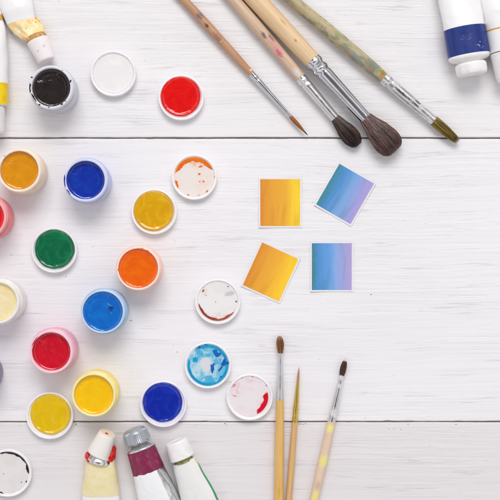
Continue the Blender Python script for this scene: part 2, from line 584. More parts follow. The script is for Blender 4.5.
# yellow
j, pm, _ = make_jar(93.6, 395.0, 'yellow tinted jar of bright yellow paint above the lower table joint', rgb(243, 190, 3), rgb(248, 230, 140), rgb(247, 202, 10), level=29.5, prad=18.9, inner=19.0)
wall_smear(j, pm, 18.95, 20, 170, 30, 31.8, 4)
wall_smear(j, pm, 18.95, 190, 350, 30, 31.5, 8)
# red at the left edge
j, pm, _ = make_jar(-15.5, 217.0, 'rose tinted jar of red paint cut off by the left edge below the ochre jar', rgb(222, 16, 26), rgb(238, 140, 146), None, level=29.5)
# cream
j, pm, _ = make_jar(-2.6, 302.0, 'opaque white jar of pale cream paint cut off at the left edge', rgb(240, 220, 160), rgb(238, 233, 229), rgb(244, 234, 205), level=30, opaque=True)
# purple
j, pm, _ = make_jar(-27.0, 376.0, 'greyish purple jar barely showing at the left edge beside the crimson jar', rgb(70, 40, 110), rgb(142, 126, 160), None, level=29)

# ------------------------------------------------------------------ lids
LID_GROUP = 'upturned jar lids'
def make_lid(px, py, label, rot=0.0, tint=(240, 238, 239), floor=5.2, r=22.6, h=7.6):
    x, y = place(px, py, h)
    root = thing('jar_lid', label, 'jar lid', x, y, 0, rot, LID_GROUP)
    bm = bmesh.new()
    prof = [(0, 0.0), (r - 1.4, 0.0), (r - 0.2, 0.8), (r, 2.0), (r - 0.1, h - 0.6), (r - 0.6, h), (r - 1.3, h), (r - 1.9, h - 0.5), (r - 2.3, floor + 0.7), (r - 3.0, floor + 0.15), (r - 5.0, floor), (0, floor)]
    lathe(bm, fillet(prof, 0.7), wob=0.006, seed=py)
    link('lid_shell', bm, plastic('white_plastic', rgb(*(min(250, v + 5) for v in tint)), 0.36, 0.5), root)
    return root

def lid_paint(root, c, c2=None, level=6.5, rad=19.7, off=(-0.5, 1.0), seed=0.0, rag=0.012):
    bm = bmesh.new()
    n, rings = 120, []
    c0 = bm.verts.new((off[0], off[1], level - 0.1))
    for f in (0.1, 0.2, 0.35, 0.5, 0.65, 0.78, 0.86, 0.91, 0.95, 0.98, 1.0):
        ring = []
        for k in range(n):
            a = 2 * PI * k / n
            p = Vector((math.cos(a) * f * 1.5 + seed, math.sin(a) * f * 1.5, seed))
            z = level + 0.22 * noise.noise(p) + 0.14 * noise.noise(p * 2.6)
            if f >= 0.86:
                u = (f - 0.86) / 0.14
                z += 0.85 * math.sin(u * PI * 0.62) * (1 + 0.6 * noise.noise(p * 1.7)) - (0.9 * u ** 6)
            q = rad * f * (1 + (rag * noise.noise(Vector((math.cos(a) * 3 + seed, math.sin(a) * 3, 1))) if f > 0.9 else 0))
            ring.append(bm.verts.new((off[0] + math.cos(a) * q, off[1] + math.sin(a) * q, z)))
        rings.append(ring)
    low = [bm.verts.new((off[0] + (v.co.x - off[0]) * 0.99, off[1] + (v.co.y - off[1]) * 0.99, 5.0)) for v in rings[-1]]
    rings.append(low)
    for k in range(n):
        bm.faces.new((c0, rings[0][k], rings[0][(k + 1) % n]))
    for A, B in zip(rings, rings[1:]):
        for k in range(n):
            bm.faces.new((A[k], A[(k + 1) % n], B[(k + 1) % n], B[k]))
    bm.faces.new(low)
    m = paint_mat('wet_paint', c, c2)
    link('paint', bm, m, root, sharp=60)
    return m

def smears(root, m, items, z=1.75):
    z += 3.6
    for it in items:
        bm = bmesh.new()
        if it[0] == 'arc':
            _, r0, r1, a0, a1 = it[:5]
            arc_smear(bm, r0, r1, a0, a1, z, it[5] if len(it) > 5 else 0.5, seed=a0 * 0.13 + r0, rag=it[6] if len(it) > 6 else 0.45, taper=it[7] if len(it) > 7 else 0.25)
        else:
            _, cx, cy, rx, ry = it[:5]
            blob(bm, cx, cy, rx, ry, z, 0.35, rot=it[5] if len(it) > 5 else 0, seed=cx * 1.7 + cy, rag=it[6] if len(it) > 6 else 0.4)
        link('paint_smear', bm, m, root)

def film(root, m, rad=19.7, z=5.3):
    bm = bmesh.new()
    n = 96
    c = bm.verts.new((0, 0, z + 0.2)); rings = []
    for f in (0.3, 0.6, 0.85, 0.96, 1.0):
        rings.append([bm.verts.new((math.cos(2 * PI * k / n) * rad * f, math.sin(2 * PI * k / n) * rad * f, z + 0.2 - (0.25 if f == 1.0 else 0) + (0.25 if f == 0.96 else 0))) for k in range(n)])
    for k in range(n):
        bm.faces.new((c, rings[0][k], rings[0][(k + 1) % n]))
    for A, B in zip(rings, rings[1:]):
        for k in range(n):
            bm.faces.new((A[k], A[(k + 1) % n], B[(k + 1) % n], B[k]))
    link('paint_film', bm, m, root)

def film_mat(clear, stain, lo, hi, amount, scale=70, off=(0, 0, 0), stains=()):
    t = NT('thin_paint_film')
    f = t.step(t.noise(scale, t.mapping((1, 1, 1), off), detail=5, rough=0.6), lo, hi)
    col = t.mix(t.math('MULTIPLY', f, amount), clear, stain)
    for cen, rad, sc, am in stains:
        k = t.math('MULTIPLY', t.spot(cen, rad, 0.9, 0.8, 160), t.step(t.noise(260, detail=5, rough=0.7), 0.38, 0.66))
        col = t.mix(t.math('MULTIPLY', k, am), col, sc)
    t.base(col)
    t.set(Roughness=0.3)
    t.bump(t.noise(150, detail=3), 0.0004, 0.5)
    return t.m

GREY = rgb(226, 221, 221)
# clear lid
l = make_lid(113.0, 73.3, 'clean empty white lid, the only one without coloured paint', tint=(236, 235, 237))
film(l, film_mat(rgb(234, 230, 231), rgb(242, 239, 236), 0.45, 0.7, 0.7))
# red
l = make_lid(181.0, 97.2, 'white lid filled with bright red paint beside the brush handles')
lid_paint(l, rgb(222, 6, 8), rgb(232, 22, 14), seed=1.0)
# orange smear
l = make_lid(194.2, 177.0, 'nearly empty white lid with an orange smear along its upper rim', tint=(243, 239, 236))
film(l, film_mat(rgb(235, 226, 221), rgb(240, 212, 190), 0.5, 0.72, 0.6, stains=[((0, 14, 0), (17, 6, 40), rgb(240, 150, 80), 0.7), ((-17, -5, 0), (5, 9, 40), rgb(242, 170, 110), 0.7), ((8, -3, 0), (8, 8, 40), rgb(240, 190, 160), 0.6)]))
om = paint_mat('wet_paint', rgb(232, 100, 12), rgb(240, 124, 30))
smears(l, om, [('arc', 15.9, 19.6, 22, 168, 0.7, 0.4, 0.13), ('arc', 17.4, 19.6, 188, 214, 0.6), ('b', 6.2, 10.6, 2.4, 0.7, 0.2, 0.5), ('b', 5.0, 3.2, 1.2, 1.0), ('b', 5.0, -4.2, 0.7, 0.4), ('b', 9.2, -4.2, 0.9, 0.8), ('b', -6.2, -17.6, 1.4, 0.4, -0.3), ('b', 4.6, -17.8, 1.3, 0.3, 0.2), ('b', 20.0, 0.4, 0.5, 0.9)], z=2.0)
smears(l, paint_mat('wet_paint', rgb(170, 110, 30)), [('b', 12.6, -14.0, 1.4, 0.6, 0.8)], z=2.0)
# ochre
l = make_lid(154.0, 211.6, 'white lid filled with ochre yellow paint between the orange jar and orange smeared lid', tint=(243, 238, 234))
lid_paint(l, rgb(214, 158, 6), rgb(228, 180, 20), seed=2.0, off=(-0.5, 0.9))
# green
l = make_lid(54.0, 250.2, 'white lid filled with green paint, the only green one')
lid_paint(l, rgb(0, 98, 62), rgb(6, 122, 74), seed=3.0, off=(0.4, 1.2), rag=0.03)
# brown smear
l = make_lid(217.6, 301.6, 'white lid with a reddish brown arc of paint along its lower rim')
film(l, film_mat(rgb(236, 233, 233), rgb(226, 222, 222), 0.5, 0.72, 0.5, stains=[((0, -15, 0), (16, 5, 40), rgb(206, 160, 148), 0.6), ((-14, 10, 0), (4, 6, 40), rgb(226, 180, 150), 0.8), ((12, 8, 0), (7, 5, 40), rgb(196, 194, 196), 0.7)]))
bm_ = paint_mat('wet_paint', rgb(150, 62, 44), rgb(186, 106, 88))
smears(l, bm_, [('arc', 16.9, 19.3, 185, 328, 0.6, 0.4, 0.14), ('b', -14.4, 10.6, 1.0, 1.6, -0.6, 0.5), ('b', -14.8, 14.0, 0.6, 0.5), ('b', -11.6, 6.2, 0.5, 0.4), ('b', -2.0, -0.4, 0.45, 0.4), ('b', 10.4, 15.0, 0.8, 0.6), ('b', 16.4, -8.6, 0.3, 0.4)], z=2.0)
smears(l, paint_mat('wet_paint', rgb(206, 206, 208), rgb(190, 190, 192)), [('b', 12.4, 8.2, 4.8, 2.2, 0.25, 0.6)], z=1.9)
smears(l, paint_mat('wet_paint', rgb(96, 120, 108)), [('b', 18.4, 0.0, 0.9, 1.0)], z=2.0)
# blue smear
l = make_lid(207.8, 365.4, 'white lid streaked with patchy sky blue and pale cyan paint', tint=(238, 238, 243), r=23.2)
t = NT('patchy_blue_paint')
p1 = t.step(t.noise(75, detail=5, rough=0.6, dist=0.6), 0.42, 0.60)
col = t.mix(p1, rgb(186, 216, 230), rgb(108, 190, 222))
p2 = t.step(t.noise(95, t.mapping((1, 1, 1), (0.4, 0.2, 0)), detail=5, rough=0.6), 0.53, 0.58)
col = t.mix(t.math('MULTIPLY', p2, 0.85), col, rgb(60, 168, 214))
p3 = t.spot((-1.6, 0.8, 2), (6.5, 8.5, 30), 0.35, 0.35, 130)
col = t.mix(p3, col, rgb(216, 218, 224))
t.base(col); t.set(Roughness=0.28); t.bump(t.noise(110, detail=4), 0.0008, 0.6)
film(l, t.m, 20.0)
cy = paint_mat('wet_paint', rgb(8, 146, 196), rgb(30, 168, 212))
smears(l, cy, [('arc', 17.6, 20.4, -70, 128, 0.8, 0.3, 0.08), ('arc', 17.7, 20.4, 160, 300, 0.8, 0.22, 0.08), ('b', -12.4, 5.2, 2.6, 2.9, 0.3, 0.5)], z=2.0)
db = paint_mat('wet_paint', rgb(0, 88, 176), rgb(6, 108, 194))
smears(l, db, [('b', 7.6, 12.6, 2.4, 3.4, 0.7, 0.4), ('b', 10.2, 10.6, 3.0, 1.8, 0.3, 0.45), ('b', 4.4, -3.2, 1.7, 4.0, 0.05, 0.4), ('b', 5.6, 0.6, 0.8, 1.8, -0.3, 0.4), ('b', 16.0, 2.6, 1.9, 4.2, -0.35, 0.4), ('b', 12.6, -3.0, 0.9, 3.4, -0.7, 0.4), ('b', 19.2, 2.4, 2.2, 1.5, 0.3, 0.4), ('b', 13.0, -11.4, 1.0, 0.9), ('b', -8.4, 18.0, 1.6, 0.9, 0.8), ('b', -2.0, 20.2, 2.0, 0.7)], z=2.5)
# red smear
l = make_lid(249.7, 397.3, 'white lid with a short thick red smear on its right side, faint pink streaks', r=23.0)
film(l, film_mat(rgb(233, 226, 229), rgb(234, 200, 210), 0.5, 0.75, 0.6, off=(0.2, 0.1, 0), stains=[((-14, 8, 0), (6, 12, 40), rgb(226, 150, 170), 0.8), ((0, 17, 0), (14, 4, 40), rgb(232, 176, 192), 0.6), ((14, -8, 0), (7, 12, 40), rgb(224, 130, 150), 0.7)]))
rm = paint_mat('wet_paint', rgb(206, 4, 32), rgb(218, 20, 46))
smears(l, rm, [('arc', 13.9, 18.6, -66, 17, 0.9, 0.3, 0.10)], z=2.0)
pk = paint_mat('wet_paint', rgb(226, 110, 136), rgb(234, 160, 176))
smears(l, pk, [('b', -15.4, 11.4, 2.4, 0.9, 1.0, 0.6), ('b', -15.0, 1.2, 2.0, 0.4, -0.3, 0.6), ('b', 3.0, 20.2, 1.4, 0.5), ('b', 16.6, 11.6, 0.7, 1.0), ('b', -7.6, 19.0, 1.0, 0.4, 0.5)], z=2.0)
# dark blue full
l = make_lid(163.2, 404.0, 'white lid filled with dark ultramarine paint above the silver capped tube', tint=(236, 234, 242), r=23.2)
lid_paint(l, rgb(5, 34, 158), rgb(12, 50, 178), seed=5.0, off=(-0.7, 1.5), rad=19.6, rag=0.025)
# yellow
l = make_lid(49.6, 415.8, 'white lid filled with golden yellow paint lying across the lower table joint', r=23.4)
lid_paint(l, rgb(224, 184, 4), rgb(232, 196, 14), seed=6.0, off=(0.6, 1.4), rad=19.9, rag=0.02)
# black smear
l = make_lid(7.4, 473.4, 'white lid with black smears along its rim, cut off at the lower left', r=23.6)
film(l, film_mat(rgb(228, 223, 223), rgb(216, 210, 210), 0.45, 0.7, 0.5), 20.2)
km = paint_mat('wet_paint', rgb(26, 24, 26))
smears(l, km, [('arc', 19.2, 20.8, 20, 108, 0.6, 0.6), ('arc', 18.8, 21.0, -2, 26, 0.7, 0.5), ('b', -5.6, 20.0, 2.4, 0.8, 0.2, 0.6), ('b', 18.2, -8.6, 0.7, 0.7), ('b', 13.4, -9.2, 0.4, 0.6), ('b', -6.6, -20.2, 3.4, 1.1, -0.35, 0.5), ('b', -4.4, -0.8, 0.35, 0.3)], z=2.0)

# ------------------------------------------------------------------ brushes
BRUSH_GROUP = 'artist brushes'
def make_brush(label, joint, tip, zc, handle, hmat, fer_len, fer, fmat, hair_len, hairs, count, bmat, hr=0.10, crimp=(), hflat=1.0, bend=0.0, spread=0.25, core=None, seed=0, dents=0.0, blunt=0.0):
    """joint, tip: photo positions of the handle's end and the hair's tip; local +Y points to the tip"""
    rnd = random.Random(seed)
    x, y = place(joint[0], joint[1], zc)
    x2, y2 = place(tip[0], tip[1], zc)
    ang = math.atan2(-(x2 - x), (y2 - y))
    root = thing('paint_brush', label, 'paint brush', x, y, zc, ang, BRUSH_GROUP)
    bm = bmesh.new()
    tab = [(yy, 0, r, r, 0) for yy, r in handle]
    loft(bm, tab, handle[0][0], handle[-1][0], 70, n=36, disp=lambda q, t: 0.10 * noise.noise(Vector((q * 0.06, math.cos(t), math.sin(t) + seed))))
    link('handle', bm, hmat, root)
    bm = bmesh.new()
    ftab = [(-1.2, 0, fer[0][1], fer[0][1], 0)] + [(yy, 0, r, r * (hflat if yy > fer_len * 0.5 else 1), 0) for yy, r in fer]
    def dis(q, t):
        d = 0.0
        for cy, cw, ca in crimp:
            d += ca * math.exp(-((q - cy) / cw) ** 2) * (1 + dents * math.sin(5 * t + cy) + dents * 0.7 * math.sin(3 * t + 1.3 * cy))
        return d + 0.05 * noise.noise(Vector((q * 0.2, math.cos(t) * 1.5, math.sin(t) * 1.5 + seed)))
    rings = loft(bm, ftab, -1.2, fer_len, 80, n=48, disp=dis, caps=False)
    # rolled inner edge at the mouth
    lip = [bm.verts.new((v.co.x * 0.88, v.co.y - 0.3, v.co.z * 0.88)) for v in rings[-1]]
    for k in range(len(lip)):
        bm.faces.new((rings[-1][k], rings[-1][(k + 1) % len(lip)], lip[(k + 1) % len(lip)], lip[k]))
    link('ferrule', bm, fmat, root)
    # hair: a tapered core with many single strands round it
    bm = bmesh.new()
    htab = [(t, w) for t, w in hairs]
    def rad(t):
        return interp(htab, t)[0]
    seg = 7
    clumps = [(rnd.random() * 2 * PI, math.sqrt(rnd.random())) for _ in range(34)]
    for i in range(count):
        f = math.sqrt(rnd.random())
        if i < count * 0.45:
            f = 0.86 + 0.14 * rnd.random()
        th = rnd.random() * 2 * PI
        tc_, fc = min(clumps, key=lambda q: abs(math.sin((q[0] - th) / 2)) * 2 * f + abs(q[1] - f) * 0.6)
        th_c = th + (math.atan2(math.sin(tc_ - th), math.cos(tc_ - th))) * 0.55
        f_c = f + (fc - f) * 0.25
        end = 1.0 - blunt * rnd.random() ** 2 - 0.10 * f * rnd.random()
        th2 = th_c + rnd.gauss(0, spread * 0.3)
        if i % 60 == 0:
            f *= 1.10; th2 += 0.15
        w0 = hr * (0.8 + 0.5 * rnd.random())
        jx, jz = rnd.gauss(0, spread * 0.35), rnd.gauss(0, spread * 0.35)
        prev = None
        for s in range(seg + 1):
            u = s / seg * end
            R = rad(u) * (f + (f_c - f) * u)
            a = th + (th2 - th) * u
            cx = math.cos(a) * R + bend * u * u + jx * u * u
            cz = math.sin(a) * R * (hflat + (1 - hflat) * 0) + jz * u * u
            cz = max(cz, -zc + 0.15)
            yy = fer_len - 1.5 + (hair_len + 1.5) * u
            w = w0 * (1 - 0.75 * (s / seg) ** 2)
            tri = [bm.verts.new((cx + math.cos(q + a) * w, yy, cz + math.sin(q + a) * w)) for q in (0, 2.094, 4.189)]
            if prev:
                for k in range(3):
                    bm.faces.new((prev[k], prev[(k + 1) % 3], tri[(k + 1) % 3], tri[k]))
            prev = tri
        bm.faces.new(prev)
    link('bristles', bm, bmat, root, sharp=None)
    return root

silver = metal('nickel_ferrule', (0.66, 0.66, 0.69, 1), 0.15)
# A: thin round brush
make_brush('thin round brush with varnished tan handle and pointed golden brown hair', (252.6, 75.0), (308, 135.6), 5.2,
    [(-170, 1.8), (-165, 2.4), (-120, 3.9), (-70, 4.7), (-30, 4.2), (0, 3.3)],
    wood_mat('tan_varnished_wood', rgb(196, 154, 120), rgb(176, 130, 96), 0.38, spots=[((-0.5, -78, 4), (3.5, 4.5, 3), rgb(120, 104, 104), 0.6), ((1.0, -66, 4), (2.0, 3.5, 3), rgb(96, 74, 64), 0.6), ((0.8, -50, 4), (3.5, 8, 3), rgb(156, 116, 92), 0.7), ((-1.8, -4.5, 3), (1.0, 1.0, 2.0), rgb(240, 232, 224), 0.2), ((1.2, -45, 4), (0.5, 0.9, 2), rgb(232, 224, 216), 0.2)]),
    56.5, [(0, 3.45), (6, 3.3), (30, 2.6), (56.5, 1.75)], silver,
    25.0, [(0, 1.7), (0.25, 2.1), (0.55, 1.7), (0.85, 0.7), (1, 0.12)], 420,
    hair_mat('golden_sable', [(0.0, rgb(150, 92, 40)), (1.0, rgb(206, 142, 78)), (0.5, rgb(180, 116, 54))], tip=(75, 80, rgb(66, 42, 30))), hr=0.12,
    crimp=[(4, 0.8, 0.35), (7.0, 0.6, -0.3), (52, 0.5, 0.15)], dents=0.3, spread=0.15, seed=1)
# B: medium mop
make_brush('medium mop brush with pale pink stained handle, lying left of the biggest brush', (301.5, 78.6), (358.0, 144.6), 6.6,
    [(-190, 3.6), (-140, 5.6), (-70, 6.2), (-20, 5.5), (0, 5.1)],
    wood_mat('pale_stained_wood', rgb(216, 190, 164), rgb(199, 166, 138), 0.4, spots=[((-0.5, -40, 5.5), (3.6, 11, 5), rgb(208, 150, 148), 0.9), ((1.2, -33, 5.5), (2.6, 6.0, 4), rgb(204, 98, 126), 0.8), ((1.2, -56, 5.5), (2.4, 5, 4), rgb(134, 104, 104), 0.7), ((-2.6, -50, 5), (2.4, 6, 4), rgb(160, 124, 112), 0.7), ((0, -7, 5.5), (4.2, 6, 5), rgb(214, 206, 198), 0.6)]),
    53, [(0, 5.3), (10, 5.2), (53, 4.4)], metal('matt_nickel_ferrule', (0.80, 0.78, 0.77, 1), 0.24),
    34.5, [(0, 4.3), (0.2, 6.0), (0.5, 9.0), (0.72, 9.2), (0.9, 7.0), (1, 3.6)], 1700,
    hair_mat('dark_mop_hair', [(0.0, rgb(38, 28, 27)), (1.0, rgb(138, 110, 100)), (0.6, rgb(76, 56, 52))]), hr=0.17,
    crimp=[(3, 1.0, 0.5), (6.5, 0.8, -0.45), (9.5, 0.9, 0.35)], dents=0.4, spread=0.5, hflat=0.9, seed=2, blunt=0.08)
# C: big mop
make_brush('largest mop brush with thick blond handle and bushy dark brown hair', (313.2, 61.5), (397.0, 152.4), 9.6,
    [(-220, 5.0), (-160, 8.0), (-80, 9.5), (-25, 9.0), (0, 8.4)],
    wood_mat('blond_lacquered_wood', rgb(229, 200, 162), rgb(217, 183, 140), 0.32, spots=[((0.5, -26, 8), (1.5, 2.5, 3), rgb(176, 140, 100), 0.8), ((-3, -48, 8), (1.0, 6, 3), rgb(190, 150, 108), 0.8)]),
    77, [(0, 8.9), (9, 8.5), (14, 8.0), (77, 6.4)], silver,
    44, [(0, 6.0), (0.15, 7.6), (0.42, 11.8), (0.70, 14.2), (0.88, 12.8), (0.96, 9.8), (1, 6.5)], 3900,
    hair_mat('brown_mop_hair', [(0.0, rgb(60, 42, 40)), (1.0, rgb(186, 154, 146)), (0.55, rgb(112, 84, 79))]), hr=0.20,
    crimp=[(2.0, 1.3, 0.5), (6.5, 1.5, -1.0), (11.0, 1.4, 0.7), (14.5, 0.8, -0.5), (75.5, 0.6, 0.2)], dents=0.35, spread=0.7, hflat=0.86, seed=3, blunt=0.10)
# D: olive paint covered brush
make_brush('brush with handle caked in olive and blue grey paint, yellow stained hair', (384.8, 78.8), (459.6, 142.6), 6.9,
    [(-190, 3.8), (-120, 5.8), (-60, 6.7), (-20, 6.5), (0, 5.7)],
    wood_mat('olive_paint_covered_wood', rgb(198, 182, 146), rgb(168, 152, 112), 0.55, grime=rgb(128, 134, 118), grime_lo=0.47,
             spots=[((-1.0, -18, 6), (5, 13, 6), rgb(120, 130, 112), 0.8), ((2.6, -38, 6), (2.6, 10, 5), rgb(140, 150, 146), 0.8), ((-2.5, -60, 6), (2.2, 12, 5), rgb(150, 152, 110), 0.8), ((1.0, -4, 6), (3.6, 3.2, 4), rgb(192, 140, 104), 0.6), ((-2.2, -5, 5), (3.4, 4, 4), rgb(146, 128, 52), 0.6), ((3.0, -17, 6), (1.6, 2.0, 3), rgb(206, 112, 104), 0.5), ((4.0, -42, 5), (1.4, 2.4, 3), rgb(208, 132, 110), 0.5), ((0, -95, 6), (5, 12, 5), rgb(184, 170, 130), 0.8)]),
    64.5, [(0, 6.1), (9, 5.8), (64.5, 4.7)], metal('paint_marked_ferrule', (0.82, 0.82, 0.82, 1), 0.27, stain=(0.62, 0.60, 0.58, 1), spots=[((1.2, 22, 5.5), (1.3, 8, 3), rgb(140, 142, 132)), ((0.5, 36, 5), (1.5, 7, 3), rgb(168, 168, 160)), ((-2.6, 40, 4), (1.2, 4, 4), rgb(160, 162, 144)), ((2.0, 9, 5), (1.6, 3, 3), rgb(140, 142, 136))]),
    32, [(0, 4.6), (0.2, 5.2), (0.5, 5.2), (0.8, 4.2), (1, 3.0)], 900,
    hair_mat('yellow_stained_hair', [(0.0, rgb(46, 44, 20)), (1.0, rgb(206, 190, 74)), (0.22, rgb(96, 78, 30)), (0.6, rgb(168, 134, 58))], clump=0.75, tip=(92, 96, rgb(206, 202, 192))), hr=0.16,
    crimp=[(3.5, 0.9, 0.4), (7.5, 0.8, -0.4)], dents=0.4, spread=0.35, hflat=0.8, seed=4, blunt=0.12)
# E: left lower
make_brush('round brush with honey yellow handle and rounded brown hair, left of the gold one', (279.9, 400.0), (280.6, 336.6), 5.2,
    [(-150, 2.6), (-100, 4.7), (-50, 4.6), (0, 3.8)],
    wood_mat('honey_varnished_wood', rgb(229, 188, 116), rgb(216, 168, 94), 0.28, spots=[((0, -90, 4), (1.6, 5, 4), rgb(206, 170, 60), 0.6)]),
    47.6, [(0, 3.7), (10, 3.5), (47.6, 2.2)], metal('aluminium_ferrule', (0.80, 0.80, 0.82, 1), 0.30),
    16.4, [(0, 2.1), (0.25, 3.2), (0.55, 3.9), (0.8, 3.3), (1, 1.5)], 520,
    hair_mat('brown_round_hair', [(0.0, rgb(104, 62, 36)), (1.0, rgb(198, 144, 98)), (0.5, rgb(154, 102, 64))], clump=0.35, tip=(58, 65, rgb(206, 172, 142))), hr=0.13,
    crimp=[(3, 0.5, -0.15), (8, 0.5, -0.15)], bend=-1.1, spread=0.25, seed=5, blunt=0.08)
# F: gold
make_brush('thinnest brush with a gold ferrule and fine pink hair, between two silver ferruled brushes', (294.9, 421.0), (299.0, 368.0), 4.0,
    [(-150, 1.8), (-90, 3.1), (-40, 3.2), (0, 2.7)],
    wood_mat('light_varnished_wood', rgb(224, 184, 126), rgb(206, 160, 104), 0.28),
    41.5, [(0, 2.9), (10, 2.7), (41.5, 1.35)], metal('brass_ferrule', (0.80, 0.56, 0.13, 1), 0.22),
    12.5, [(0, 1.25), (0.3, 1.2), (0.7, 0.7), (1, 0.12)], 200,
    hair_mat('fine_pink_hair', [(0.0, rgb(196, 140, 112)), (1.0, rgb(236, 184, 166))]), hr=0.10,
    crimp=[(3, 0.6, 0.2), (6, 0.6, -0.2), (10, 0.6, 0.2)], dents=0.3, spread=0.1, seed=6)
# G: right lower
make_brush('tilted brush with yellow paint patches on its bare wood handle and white tipped hair', (331.8, 420.2), (345.6, 358.2), 5.4,
    [(-150, 2.6), (-90, 4.1), (-40, 4.5), (0, 3.9)],
    wood_mat('bare_beech_wood', rgb(230, 204, 180), rgb(219, 190, 164), 0.5, spots=[((0.5, -8, 2), (6.0, 5.0, 9), rgb(234, 224, 142), 0.6), ((0.8, -41, 2), (6.5, 7.5, 9), rgb(233, 222, 138), 0.6), ((0, -66, 4), (3, 6, 5), rgb(206, 178, 152), 0.7), ((0, -77, 2), (6.0, 7.5, 9), rgb(231, 217, 144), 0.6)]),
    46.5, [(0, 4.0), (12, 3.6), (46.5, 2.2)], metal('worn_nickel_ferrule', (0.76, 0.76, 0.77, 1), 0.18, stain=(0.70, 0.70, 0.70, 1)),
    17.5, [(0, 2.1), (0.25, 3.0), (0.5, 3.1), (0.72, 2.5), (0.82, 1.4), (1, 0.25)], 480,
    hair_mat('dark_round_hair', [(0.0, rgb(58, 38, 38)), (1.0, rgb(132, 92, 84)), (0.5, rgb(88, 60, 58))], tip=(59.5, 61.0, rgb(236, 230, 226))), hr=0.13,
    crimp=[(4, 0.7, 0.25), (8, 0.7, -0.25)], dents=0.5, spread=0.2, seed=7)

# ------------------------------------------------------------------ painted paper cards
CARD_GROUP = 'small painted cards'
def make_card(cx, cy, deg, label, stops, seed, w=43.0, h=50.0, pw=39.8, ph=46.8):
    x, y = place(cx, cy, 1.0)
    root = thing('painted_card', label, 'painted card', x, y, 0.2, math.radians(deg), CARD_GROUP)
    def sheet(name, ww, hh, z0, z1, m, curl):
        bm = bmesh.new()
        n = 24
        def zz(xx, yy):
            return curl * ((xx / w) ** 2 * 0.4 + max(0, xx / w + yy / h - 0.3) ** 2 + max(0, -xx / w - yy / h - 0.35) ** 2) * 2.0
        g = []
        for z, s in ((z0, 0), (z1, 1)):
            lay = []
            for i in range(n + 1):
                row = []
                for k in range(n + 1):
                    xx, yy = -ww / 2 + ww * i / n, -hh / 2 + hh * k / n
                    if i in (0, n):
                        xx += 0.12 * noise.noise(Vector((yy * 0.3, i + seed, ww)))
                    if k in (0, n):
                        yy += 0.12 * noise.noise(Vector((xx * 0.3, k + seed, ww)))
                    row.append(bm.verts.new((xx, yy, z + zz(xx, yy))))
                lay.append(row)
            g.append(lay)
        for lay in g:
            for i in range(n):
                for k in range(n):
                    bm.faces.new((lay[i][k], lay[i + 1][k], lay[i + 1][k + 1], lay[i][k + 1]))
        a, b = g
        for i in range(n):
            bm.faces.new((a[i][0], a[i + 1][0], b[i + 1][0], b[i][0]))
            bm.faces.new((a[i][n], a[i + 1][n], b[i + 1][n], b[i][n]))
            bm.faces.new((a[0][i], a[0][i + 1], b[0][i + 1], b[0][i]))
            bm.faces.new((a[n][i], a[n][i + 1], b[n][i + 1], b[n][i]))
        return link(name, bm, m, root, sharp=40)
    t = NT('watercolour_paper'); t.base(rgb(231, 229, 232)); t.set(Roughness=0.8)
    t.bump(t.noise(500, detail=3), 0.0002, 0.5)
    sheet('paper', w, h, 0.0, 0.35, t.m, 1.2)
    t = NT('watercolour_wash')
    sx = t.n('ShaderNodeSeparateXYZ'); t.l(t.obj(), sx.inputs[0])
    f = t.math('ADD', t.math('MULTIPLY', sx.outputs['X'], 1.0 / (pw * MM)), 0.5)
    wob = t.noise(1.0, t.mapping((75, 22, 1), (seed * 3.1, seed, 0)), detail=5, rough=0.62, dist=0.9)
    f = t.math('ADD', f, t.math('MULTIPLY', t.math('SUBTRACT', wob, 0.5), 0.26))
    rp = t.n('ShaderNodeValToRGB')
    els = rp.color_ramp.elements
    for i, (p, c) in enumerate(stops):
        if i < 2:
            els[i].position = p; els[i].color = c
        else:
            e = els.new(p); e.color = c
    t.l(f, rp.inputs['Fac'])
    gran = t.noise(1.0, t.mapping((700, 500, 1)), detail=3)
    br = t.noise(1.0, t.mapping((130, 20, 1), (seed, 0, 0)), detail=4)
    col = t.mix(t.math('MULTIPLY', t.step(gran, 0.35, 0.8), 0.035), rp.outputs['Color'], (1, 1, 1, 1))
    col2 = t.mix(t.math('MULTIPLY', t.step(br, 0.5, 0.72), 0.30), col, tuple(v * 0.75 for v in stops[0][1][:3]) + (1,))
    t.base(col2); t.set(Roughness=0.75)
    t.bump(gran, 0.0001, 0.25)
    sheet('painted_patch', pw, ph, 0.37, 0.42, t.m, 1.2)

warm = [(0.0, rgb(216, 134, 24)), (1.0, rgb(248, 208, 34)), (0.12, rgb(224, 148, 32)), (0.45, rgb(231, 164, 38)), (0.70, rgb(236, 176, 36)), (0.80, rgb(245, 200, 34))]
warm2 = [(0.0, rgb(218, 136, 24)), (1.0, rgb(250, 206, 26)), (0.3, rgb(230, 158, 34)), (0.55, rgb(236, 170, 34)), (0.75, rgb(244, 188, 28))]
cool = [(0.0, rgb(52, 130, 140)), (1.0, rgb(172, 154, 214)), (0.10, rgb(62, 136, 178)), (0.28, rgb(76, 142, 208)), (0.55, rgb(118, 164, 220)), (0.78, rgb(148, 158, 218))]
make_card(280.2, 202.6, 0, 'orange to yellow painted card lying straight, above the tilted orange card', warm, 1)
make_card(345.0, 194.0, -30.0, 'tilted blue to lilac painted card, nearest the brush tips', cool, 2)
make_card(270.6, 272.0, -24.6, 'tilted orange to yellow painted card beside the brown smeared lid', warm2, 3)
cool2 = [(0.0, rgb(62, 128, 134)), (1.0, rgb(176, 156, 210)), (0.07, rgb(58, 132, 160)), (0.18, rgb(70, 138, 202)), (0.44, rgb(96, 156, 220)), (0.60, rgb(134, 168, 222)), (0.80, rgb(154, 160, 216))]
make_card(331.8, 266.6, 0, 'teal blue to lilac painted card lying straight, below the tilted blue one', cool2, 4)

# ------------------------------------------------------------------ paint tubes
TUBE_GROUP = 'paint tubes lying on the table'
def tube_root(px, py, dx, dy, z, label):
    x, y = place(px, py, z)
    return thing('paint_tube', label, 'paint tube', x, y, 0, angle_of(dx, dy), TUBE_GROUP)

